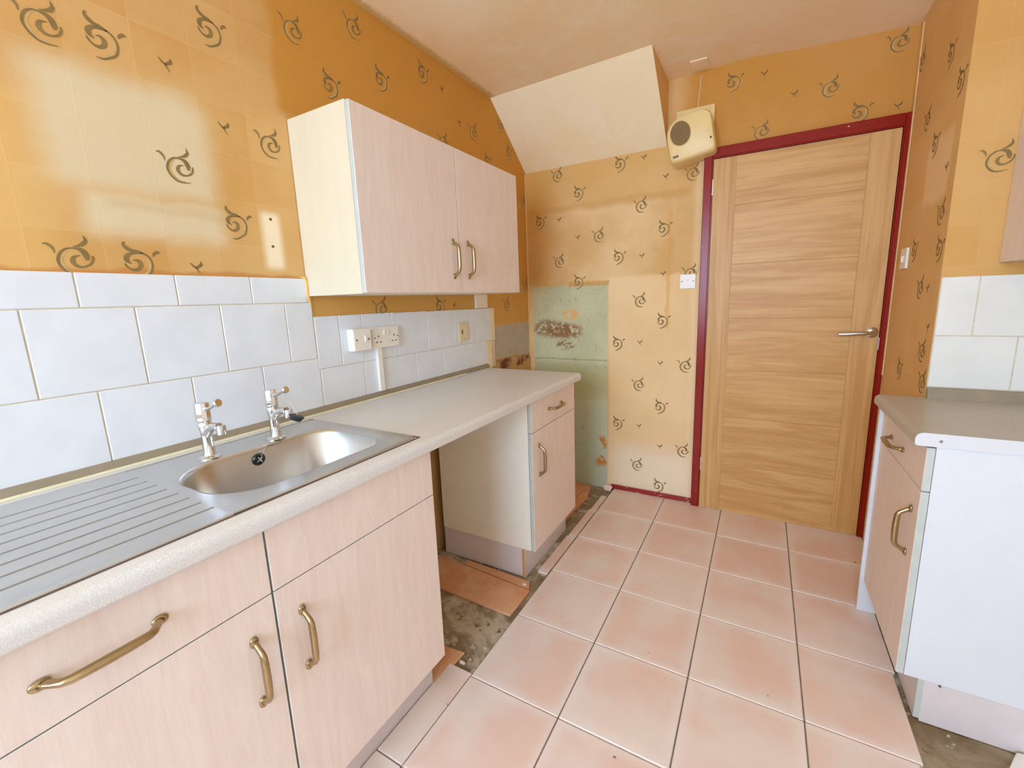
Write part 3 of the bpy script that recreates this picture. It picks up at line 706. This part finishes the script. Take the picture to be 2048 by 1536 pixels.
# overflow fitting on the back wall of the bowl, waste in the bottom
bm = bmesh.new(); lathe_bm(bm, [(.017, -.004), (.0175, .001), (.015, .004), (.012, .002), (.004, .0015)], (.2035, .362, .874), 20, 'x'); ov = finish(bm, 'overflow', 'dark_plastic', sink, True)
bm = bmesh.new()
for a in (30, 120): cyl_bm(bm, (.208, .362 - .010 * math.cos(math.radians(a)), .874 - .010 * math.sin(math.radians(a))), (.208, .362 + .010 * math.cos(math.radians(a)), .874 + .010 * math.sin(math.radians(a))), .0016, seg=8)
cyl_bm(bm, (.2045, .362, .874), (.2105, .362, .874), .004, seg=10)
finish(bm, 'chain_stay', 'chrome', ov, True)
bm = bmesh.new(); lathe_bm(bm, [(.034, .7505), (.034, .7525), (.026, .752), (.02, .7495), (.004, .7490)], (.345, .37, 0), 24); finish(bm, 'waste', 'chrome', sink, True)

bm = bmesh.new()
for a in ((SX1 - .001, SX1 + .0035, SYa, SYb + .003), (SX0 - .003, SX0 + .001, SYa, SYb + .003)): badd(bm, *a, .9051, .9068)
badd(bm, SX0, SX1, SYb - .001, SYb + .0035, .9051, .9068); finish(bm, 'rim_shade_strip', 'painted_shade', sink)  # added dark strip, paints the dark reflection along the rolled steel rim

# --- taps
def tap(px, py, label):
    t = thing('pillar_tap', label, 'tap', (px, py, ZP), 'pillar taps behind the sink bowl')
    bm = bmesh.new(); z = ZP
    lathe_bm(bm, [(.0265, z), (.027, z + .003), (.024, z + .006), (.016, z + .008), (.0145, z + .012), (.0125, z + .045), (.013, z + .070), (.0165, z + .085), (.0175, z + .094), (.014, z + .1)], (px, py, 0), 24)
    finish(bm, 'pillar', 'chrome', t, True, 50)
    bm = bmesh.new(); zb = z + .078
    tube_bm(bm, [(px + .004, py, zb - .012), (px + .018, py + .001, zb + .002), (px + .034, py + .002, zb + .010), (px + .050, py + .003, zb + .0125), (px + .062, py + .004, zb + .0125)], [.0125, .0115, .0105, .0105, .0110], 14)
    cyl_bm(bm, (px + .069, py + .0045, zb + .018), (px + .069, py + .0045, zb - .006), .0115, .0112, 18)
    finish(bm, 'spout', 'chrome', t, True, 50)
    bm = bmesh.new(); lathe_bm(bm, [(.0145, z + .098), (.0165, z + .102), (.0180, z + .104), (.0175, z + .146), (.0160, z + .150), (.011, z + .151)], (px, py, 0), 10)
    finish(bm, 'headwork', 'chrome', t, True, 30)
    bm = bmesh.new(); zl = z + .139
    tube_bm(bm, [(px + .012, py, zl - .004), (px + .030, py + .003, zl - .002), (px + .046, py + .006, zl + .006), (px + .056, py + .008, zl + .012)], [.0055, .0042, .0045, .005], 10, 1.3)
    cyl_bm(bm, (px + .060, py + .0085, zl + .013), (px + .066, py + .0105, zl + .015), .0105, .0100, 16)
    finish(bm, 'lever', 'chrome', t, True, 50)
    return t
tap(.160, .262, 'chrome lever pillar tap nearer the drainer, without the plug chain')
tap(.168, .440, 'chrome lever pillar tap nearer the wall cabinet, with the plug hung on it')
# plug on its ball chain
plug = thing('sink_plug', 'dark rubber sink plug hung by a thin ball chain from the farther tap', 'plug', (.246, .448, .985))
bm = bmesh.new(); lathe_bm(bm, [(.010, -.007), (.0165, -.006), (.020, .003), (.0225, .006), (.021, .009), (.006, .010)], (0, 0, 0), 20)
bmesh.ops.transform(bm, matrix=Matrix.Translation((.250, .456, .976)) @ Vector((.22, .40, .88)).to_track_quat('Z', 'Y').to_matrix().to_4x4(), verts=bm.verts[:])
finish(bm, 'stopper', 'rubber_black', plug, True)
cpath = smooth([(.2105, .362, .876), (.200, .390, .907), (.198, .412, .93), (.186, .424, .965), (.186, .426, 1.01), (.196, .432, 1.045), (.215, .443, 1.0615), (.224, .448, 1.060), (.232, .454, 1.03), (.245, .460, 1.00), (.252, .462, .984)], 12)
bm = bmesh.new(); tube_bm(bm, cpath, .0007, 5)
L = 0.
for a, b in zip(cpath, cpath[1:]):
    L += (Vector(b) - Vector(a)).length
    if L > .004:
        L = 0.; bmesh.ops.create_icosphere(bm, subdivisions=1, radius=.0016, matrix=Matrix.Translation(b))
ch = finish(bm, 'chain', 'chrome', plug, True); ch['kind'] = 'stuff'

# --- wall cabinet on the left wall
WZ_, WZt, WD_ = 1.3345, 1.913, .3035
WC = thing('wall_cabinet', 'double wall cabinet with two pale limed doors above the left worktop', 'cabinet', (.15, 1.23, WZ_))
WY0, WYm, WY1 = .7172, 1.2325, 1.739
box('side_panel', .002, .284, WY0, WY0 + .016, WZ_, WZt + .004, 'carcass_cream', WC); box('side_panel', .002, .284, WY1 - .016, WY1, WZ_, WZt, 'carcass_cream', WC)
box('bottom_panel', .002, .284, WY0 + .016, WY1 - .016, WZ_, WZ_ + .016, 'carcass_white', WC); box('top_panel', .002, .284, WY0 + .016, WY1 - .016, WZt - .016, WZt, 'carcass_white', WC)
box('back_panel', .002, .006, WY0 + .016, WY1 - .016, WZ_ + .016, WZt - .016, 'carcass_white', WC)
d = front(WC, 'door', WD_ - .018, WD_, WY0 - .001, WYm - .0016, WZ_ + .001, WZt); handle(d, (WD_, 1.186, 1.472))
d = front(WC, 'door', WD_ - .018, WD_, WYm + .0016, WY1, WZ_ + .001, WZt); handle(d, (WD_, 1.290, 1.474))

# ------------------------------------------------------------------ right-hand units
RX, RY0, RY1 = 1.8508, 1.2300, 1.7340
RU = thing('base_cabinet', 'pale base cabinet with white end panel under the grey worktop on the right', 'cabinet', (2.1, 1.48, 0))
ep = box('end_panel', RX + .0195, XR - .002, RY0, RY0 + .016, .150, .866, 'carcass_end', RU); ep['label'] = 'plain white end panel'
box('end_panel', RX - .012, XR - .002, RY1 - .017, RY1, .013, .866, 'carcass_end', RU)
box('bottom_panel', RX + .0195, XR - .002, RY0 + .016, RY1 - .018, .150, .166, 'carcass_white', RU)
box('back_panel', XR - .01, XR - .003, RY0 + .016, RY1 - .018, .166, .866, 'carcass_white', RU)
bm = bmesh.new(); badd(bm, 1.905, 1.920, RY0 + .0061, RY1 - .018, .013, .149); badd(bm, 1.920, XR - .002, RY0 + .006, RY0 + .021, .004, .149)
badd(bm, 1.905, 1.9195, RY0 + .0055, RY0 + .006, .013, .149, 0, 1); finish(bm, 'plinth', ['plinth_lilac', 'edge_strip'], RU)
bm = bmesh.new(); cyl_bm(bm, (1.953, RY0 + .006, .142), (1.953, RY0 + .003, .142), .0035, seg=10); finish(bm, 'screw', 'screw_metal', RU)
dr = front(RU, 'drawer_front', RX, RX + .018, RY0, RY1 - .018, ZS + .018, .862); handle(dr, (RX, 1.500, .790), True, '-x')
d = front(RU, 'door', RX, RX + .018, RY0, RY1 - .018, .15, ZS + .0156); handle(d, (RX, 1.284, .588), False, '-x')
bm = bmesh.new()
prism_bm(bm, [(XN * 2 - x if False else 2 * 1.822 - x + 0., z) for x, z in wt_profile(1.224, 1.822)][::-1], 'y', RY0 - .004, YT - .001)
bmesh.ops.recalc_face_normals(bm, faces=bm.faces[:])
W2 = thing('worktop', 'grey speckled worktop with white cut end on the right-hand cabinet', 'worktop', (2.1, 1.48, .867))
finish(bm, 'slab', 'worktop_laminate_grey', W2, True, 30)
bm = bmesh.new(); prism_bm(bm, [(2 * 1.822 - x, z) for x, z in wt_profile(1.226, 1.8215, .9046, .8674)][::-1], 'y', RY0 - .0055, RY0 - .0041); bmesh.ops.recalc_face_normals(bm, faces=bm.faces[:])
es = finish(bm, 'end_strip', 'laminate_end', W2); es['label'] = 'white end strip'
for x in (1.875, 2.3):
    bm = bmesh.new(); lathe_bm(bm, [(.0038, RY0 - .005), (.0038, RY0 - .007), (.002, RY0 - .0078)], (x, 0, .885), 10, 'y'); finish(bm, 'screw', 'screw_metal', W2)
# right wall cabinet, mostly outside the frame
WR = thing('wall_cabinet', 'grey-beige wall cabinet cut off by the right edge of the picture', 'cabinet', (2.26, 1.48, 1.365))
box('carcass', 2.117, XR - .002, 1.232, 1.7345, 1.366, 1.922, 'carcass_cream', WR)
front(WR, 'door', 2.098, 2.116, 1.232, 1.7340, 1.366, 1.922)

# ------------------------------------------------------------------ electrical fittings
def plate_holes(bm, pts, x, r=.0035, mi=1, seg=8):
    for y, z in pts: cyl_bm(bm, (x - .001, y, z), (x + .0006, y, z), r, seg=seg, mi=mi)
# fused switch and double socket side by side
sw = thing('switch_box', 'square white surface-mounted cooker switch left of the double socket', 'switch', (.02, .905, 1.161))
box('back_box', .0072, .038, .861, .949, 1.117, 1.205, 'plastic_white', sw, .003, 2)
bm = bmesh.new(); badd(bm, .038, .045, .862, .948, 1.118, 1.204, .002); plate_holes(bm, ((.876, 1.161), (.936, 1.161)), .045); finish(bm, 'face_plate', ['plastic_white', 'slot_dark'], sw)
box('rocker', .0452, .050, .914, .924, 1.152, 1.177, 'plastic_white', sw, .0015)
ds = thing('double_socket', 'white double power socket right of the cooker switch', 'socket', (.015, 1.04, 1.161))
box('back_box', .0072, .022, .9735, 1.1195, 1.116, 1.204, 'plastic_white', ds, .003, 2)
bm = bmesh.new(); badd(bm, .022, .028, .9735, 1.1195, 1.116, 1.204, .002)
for oy in (1.002, 1.090):
    for dy, dz, wy, wz in ((0, .012, .002, .0045), (-.011, -.012, .004, .002), (.011, -.012, .004, .002)):
        badd(bm, .0275, .0286, oy + dy - wy, oy + dy + wy, 1.153 + dz - wz, 1.153 + dz + wz, 0, 1)
plate_holes(bm, ((.982, 1.16), (1.111, 1.16)), .028, .003)
finish(bm, 'face_plate', ['plastic_white', 'slot_dark'], ds)
for y in (1.036, 1.053): box('rocker', .0282, .033, y - .006, y + .006, 1.170, 1.190, 'plastic_white', ds, .0015)
ss_ = thing('single_socket', 'small aged cream switch plate on the white tiles under the wall cabinet', 'switch', (.01, 1.62, 1.137))
bm = bmesh.new(); badd(bm, .0072, .014, 1.577, 1.665, 1.083, 1.189, .0025); plate_holes(bm, ((1.621, 1.097), (1.621, 1.177)), .014, .0028); finish(bm, 'face_plate', ['plastic_cream', 'slot_dark'], ss_)
box('rocker', .0142, .0185, 1.624, 1.640, 1.118, 1.152, 'plastic_cream', ss_, .0015); box('neon', .0142, .0165, 1.598, 1.608, 1.125, 1.146, 'label_grey', ss_)
tag(box('cable_trunking', .0072, .022, .996, 1.022, .930, 1.116, 'plastic_white', None, .0015), 'thin white cable trunking running down from the double socket to the worktop', 'trunking')
tag(box('cable_trunking', .001, .016, 1.748, 1.778, 1.257, 1.334, 'plastic_white', None, .0015), 'narrow white cable trunking, left of the pair under the wall cabinet', 'trunking')
tag(box('cable_trunking', .001, .010, 1.782, 1.872, 1.2575, 1.334, 'plastic_white', None, .0015), 'wide flat white trunking, right of the pair under the wall cabinet', 'trunking')
bp = thing('blank_plate', 'white square wall plate beside the red door frame', 'wall plate', (1.045, YB - .005, 1.37))
bm = bmesh.new(); badd(bm, 1.002, 1.088, YB - .009, YB - .0005, 1.330, 1.411, .002)
for x in (1.014, 1.076): cyl_bm(bm, (x, YB - .0085, 1.371), (x, YB - .0097, 1.371), .0032, seg=10, mi=1)
finish(bm, 'face_plate', ['plastic_white', 'slot_dark'], bp); box('cord_outlet', 1.040, 1.052, YB - .0105, YB - .0085, 1.376, 1.381, 'plastic_cream', bp)
ls = thing('light_switch', 'white light switch on the narrow orange wall right of the door', 'switch', (XN, 2.20, 1.42))
box('face_plate', XN - .010, XN - .0005, 2.155, 2.245, 1.375, 1.462, 'plastic_white', ls, .002)
bm = bmesh.new(); badd(bm, XN - .017, XN - .0098, 2.192, 2.208, 1.402, 1.43, .002); finish(bm, 'rocker', 'plastic_white', ls)

# wall fan heater hung crookedly over the door corner
fh = thing('fan_heater', 'old cream wall fan heater with round grille hung askew over the door corner', 'heater', (1.048, YB - .06, 2.115))
RM = Matrix.Translation((1.052, YB - .02, 2.108)) @ Matrix.Rotation(math.radians(-9.5), 4, 'Y')
def hfin(bm, name, mat, parent, smooth=True):
    bmesh.ops.transform(bm, matrix=RM, verts=bm.verts[:]); bmesh.ops.recalc_face_normals(bm, faces=bm.faces[:]); return finish(bm, name, mat, parent, smooth, 40)
bm = bmesh.new(); secs = []
for dy, s, sh in ((.0, .99, 0), (-.085, 1.0, 0), (-.112, .985, 0), (-.124, .94, 0), (-.128, .86, 0)):
    pts = rrect(-.118 * s, .112 * s, -.105 * s, .108 * s, [.05 * s, .085 * s, .022 * s, .026 * s], 8)
    secs.append([bm.verts.new((x, dy - (.02 * (z + .1) / .2 if dy < -.05 else 0) + .012, z)) for x, z in pts])
for a, b in zip(secs, secs[1:]):
    for k in range(len(a)): bm.faces.new((a[k], a[(k + 1) % len(a)], b[(k + 1) % len(b)], b[k]))
bm.faces.new(secs[0]); bm.faces.new(secs[-1][::-1]); hb = hfin(bm, 'housing', 'heater_cream', fh)
def fy(z): return -.128 - .02 * (z + .1) / .2 + .012
bm = bmesh.new(); N = 28; gcx, gcz, grx, grz = -.045, .026, .050, .058
a_ = [bm.verts.new((gcx + grx * math.cos(2 * math.pi * k / N), fy(gcz + grz * math.sin(2 * math.pi * k / N)) - .0006, gcz + grz * math.sin(2 * math.pi * k / N))) for k in range(N)]
bm.faces.new(a_); gr_ = hfin(bm, 'grille', 'grille_dark', fh, False)
bm = bmesh.new()
for k in range(-6, 7):
    x = gcx + k * .0076; h = grz * math.sqrt(max(0, 1 - ((x - gcx) / grx) ** 2))
    if h > .005: tube_bm(bm, [(x, fy(gcz - h) - .002, gcz - h), (x, fy(gcz + h) - .002, gcz + h)], .0017, 6)
for k in range(-6, 7):
    z = gcz + k * .0088; w = grx * math.sqrt(max(0, 1 - ((z - gcz) / grz) ** 2))
    if w > .005: tube_bm(bm, [(gcx - w, fy(z) - .0028, z), (gcx + w, fy(z) - .0028, z)], .0012, 6)
bmesh.ops.transform(bm, matrix=RM, verts=bm.verts[:]); gb = finish(bm, 'grille_bars', 'heater_grille', gr_); gb['kind'] = 'stuff'
bm = bmesh.new(); tube_bm(bm, [(gcx + (grx + .002) * math.cos(2 * math.pi * k / 32), fy(gcz + grz * math.sin(2 * math.pi * k / 32)) - .0012, gcz + (grz + .002) * math.sin(2 * math.pi * k / 32)) for k in range(33)], .0022, 6, 1., False); hfin(bm, 'grille_ring', 'heater_cream', gr_)
bm = bmesh.new(); z = -.077; badd(bm, -.098, -.070, fy(z) - .0012, fy(z) + .002, z - .006, z + .006); hfin(bm, 'badge', 'label_grey', fh, False)
bm = bmesh.new(); badd(bm, -.0025 - .03, .02 - .03, fy(-.082) - .0006, fy(-.082) + .002, -.0835, -.0805); hfin(bm, 'lettering', 'plastic_cream', fh, False)
bm = bmesh.new(); lathe_bm(bm, [(.004, 0), (.0045, -.004), (.003, -.006)], (.094, fy(-.042), -.042), 12, 'y'); hfin(bm, 'knob', 'slot_dark', fh)
box('wall_bracket', .955, 1.150, YB - .016, YB - .0005, 2.20, 2.285, 'heater_cream', fh, .004)
box('wall_bracket', 1.128, 1.152, YB - .022, YB - .0165, 2.19, 2.280, 'heater_cream', fh, .003)
bm = bmesh.new(); tube_bm(bm, [(1.075, YB - .004, cz(1.07, YB) - .02), (1.072, YB - .004, 2.38), (1.066, YB - .005, 2.287)], .0025, 8); finish(bm, 'cable', 'plastic_cream', fh, True)
bm = bmesh.new(); badd(bm, 1.037, 1.121, 2.262, 2.366, cz(1.07, YB) - .010, cz(1.07, YB) - .0015, .003)
tag(finish(bm, 'ceiling_plate', 'ceiling_plaster'), 'small painted-over cover plate on the ceiling above the fan heater', 'cover plate')

# ------------------------------------------------------------------ scraps on the bare floor
def chunk(name, c, s, mat, label, cat, seed):
    rr = random.Random(seed); bm = bmesh.new(); bmesh.ops.create_icosphere(bm, subdivisions=1, radius=1.)
    for v in bm.verts:
        k = 1 + rr.uniform(-.38, .3); v.co = Vector((v.co.x * s[0] * k, v.co.y * s[1] * k, max(-.45, v.co.z) * s[2] * k))
    zmin = min(v.co.z for v in bm.verts)
    for v in bm.verts: v.co += Vector((c[0], c[1], c[2] - zmin))
    return tag(finish(bm, name, mat), label, cat)
chunk('plaster_lump', (.578, 2.385, .0), (.032, .020, .030), 'plaster', 'pale plaster lump at the left end of the red skirting', 'rubble', 3)
chunk('plaster_chip', (.552, .775, .0), (.013, .006, .006), 'plaster', 'white plaster chip on the bare concrete beside the cut tile', 'rubble', 5)
chunk('plaster_chip', (.570, .800, .0), (.006, .004, .004), 'plaster', 'tiny plaster crumb beside the larger white chip on the concrete', 'rubble', 8)
chunk('plaster_chip', (.552, 1.252, .0075), (.014, .007, .005), 'plaster', 'white chip at the foot of the far narrow cabinet', 'rubble', 11)
quadpts = [(2.122, 1.225), (2.075, 1.14), (1.90, .80), (2.04, .74), (2.275, 1.225)]
bm = bmesh.new(); prism_bm(bm, quadpts, 'z', .001, .020); bmesh.ops.bevel(bm, geom=bm.edges[:], offset=.003, segments=2, affect='EDGES'); bmesh.ops.recalc_face_normals(bm, faces=bm.faces[:])
tag(finish(bm, 'board_offcut', 'paint_white'), 'white board offcut lying on the bare floor before the right cabinet', 'board')
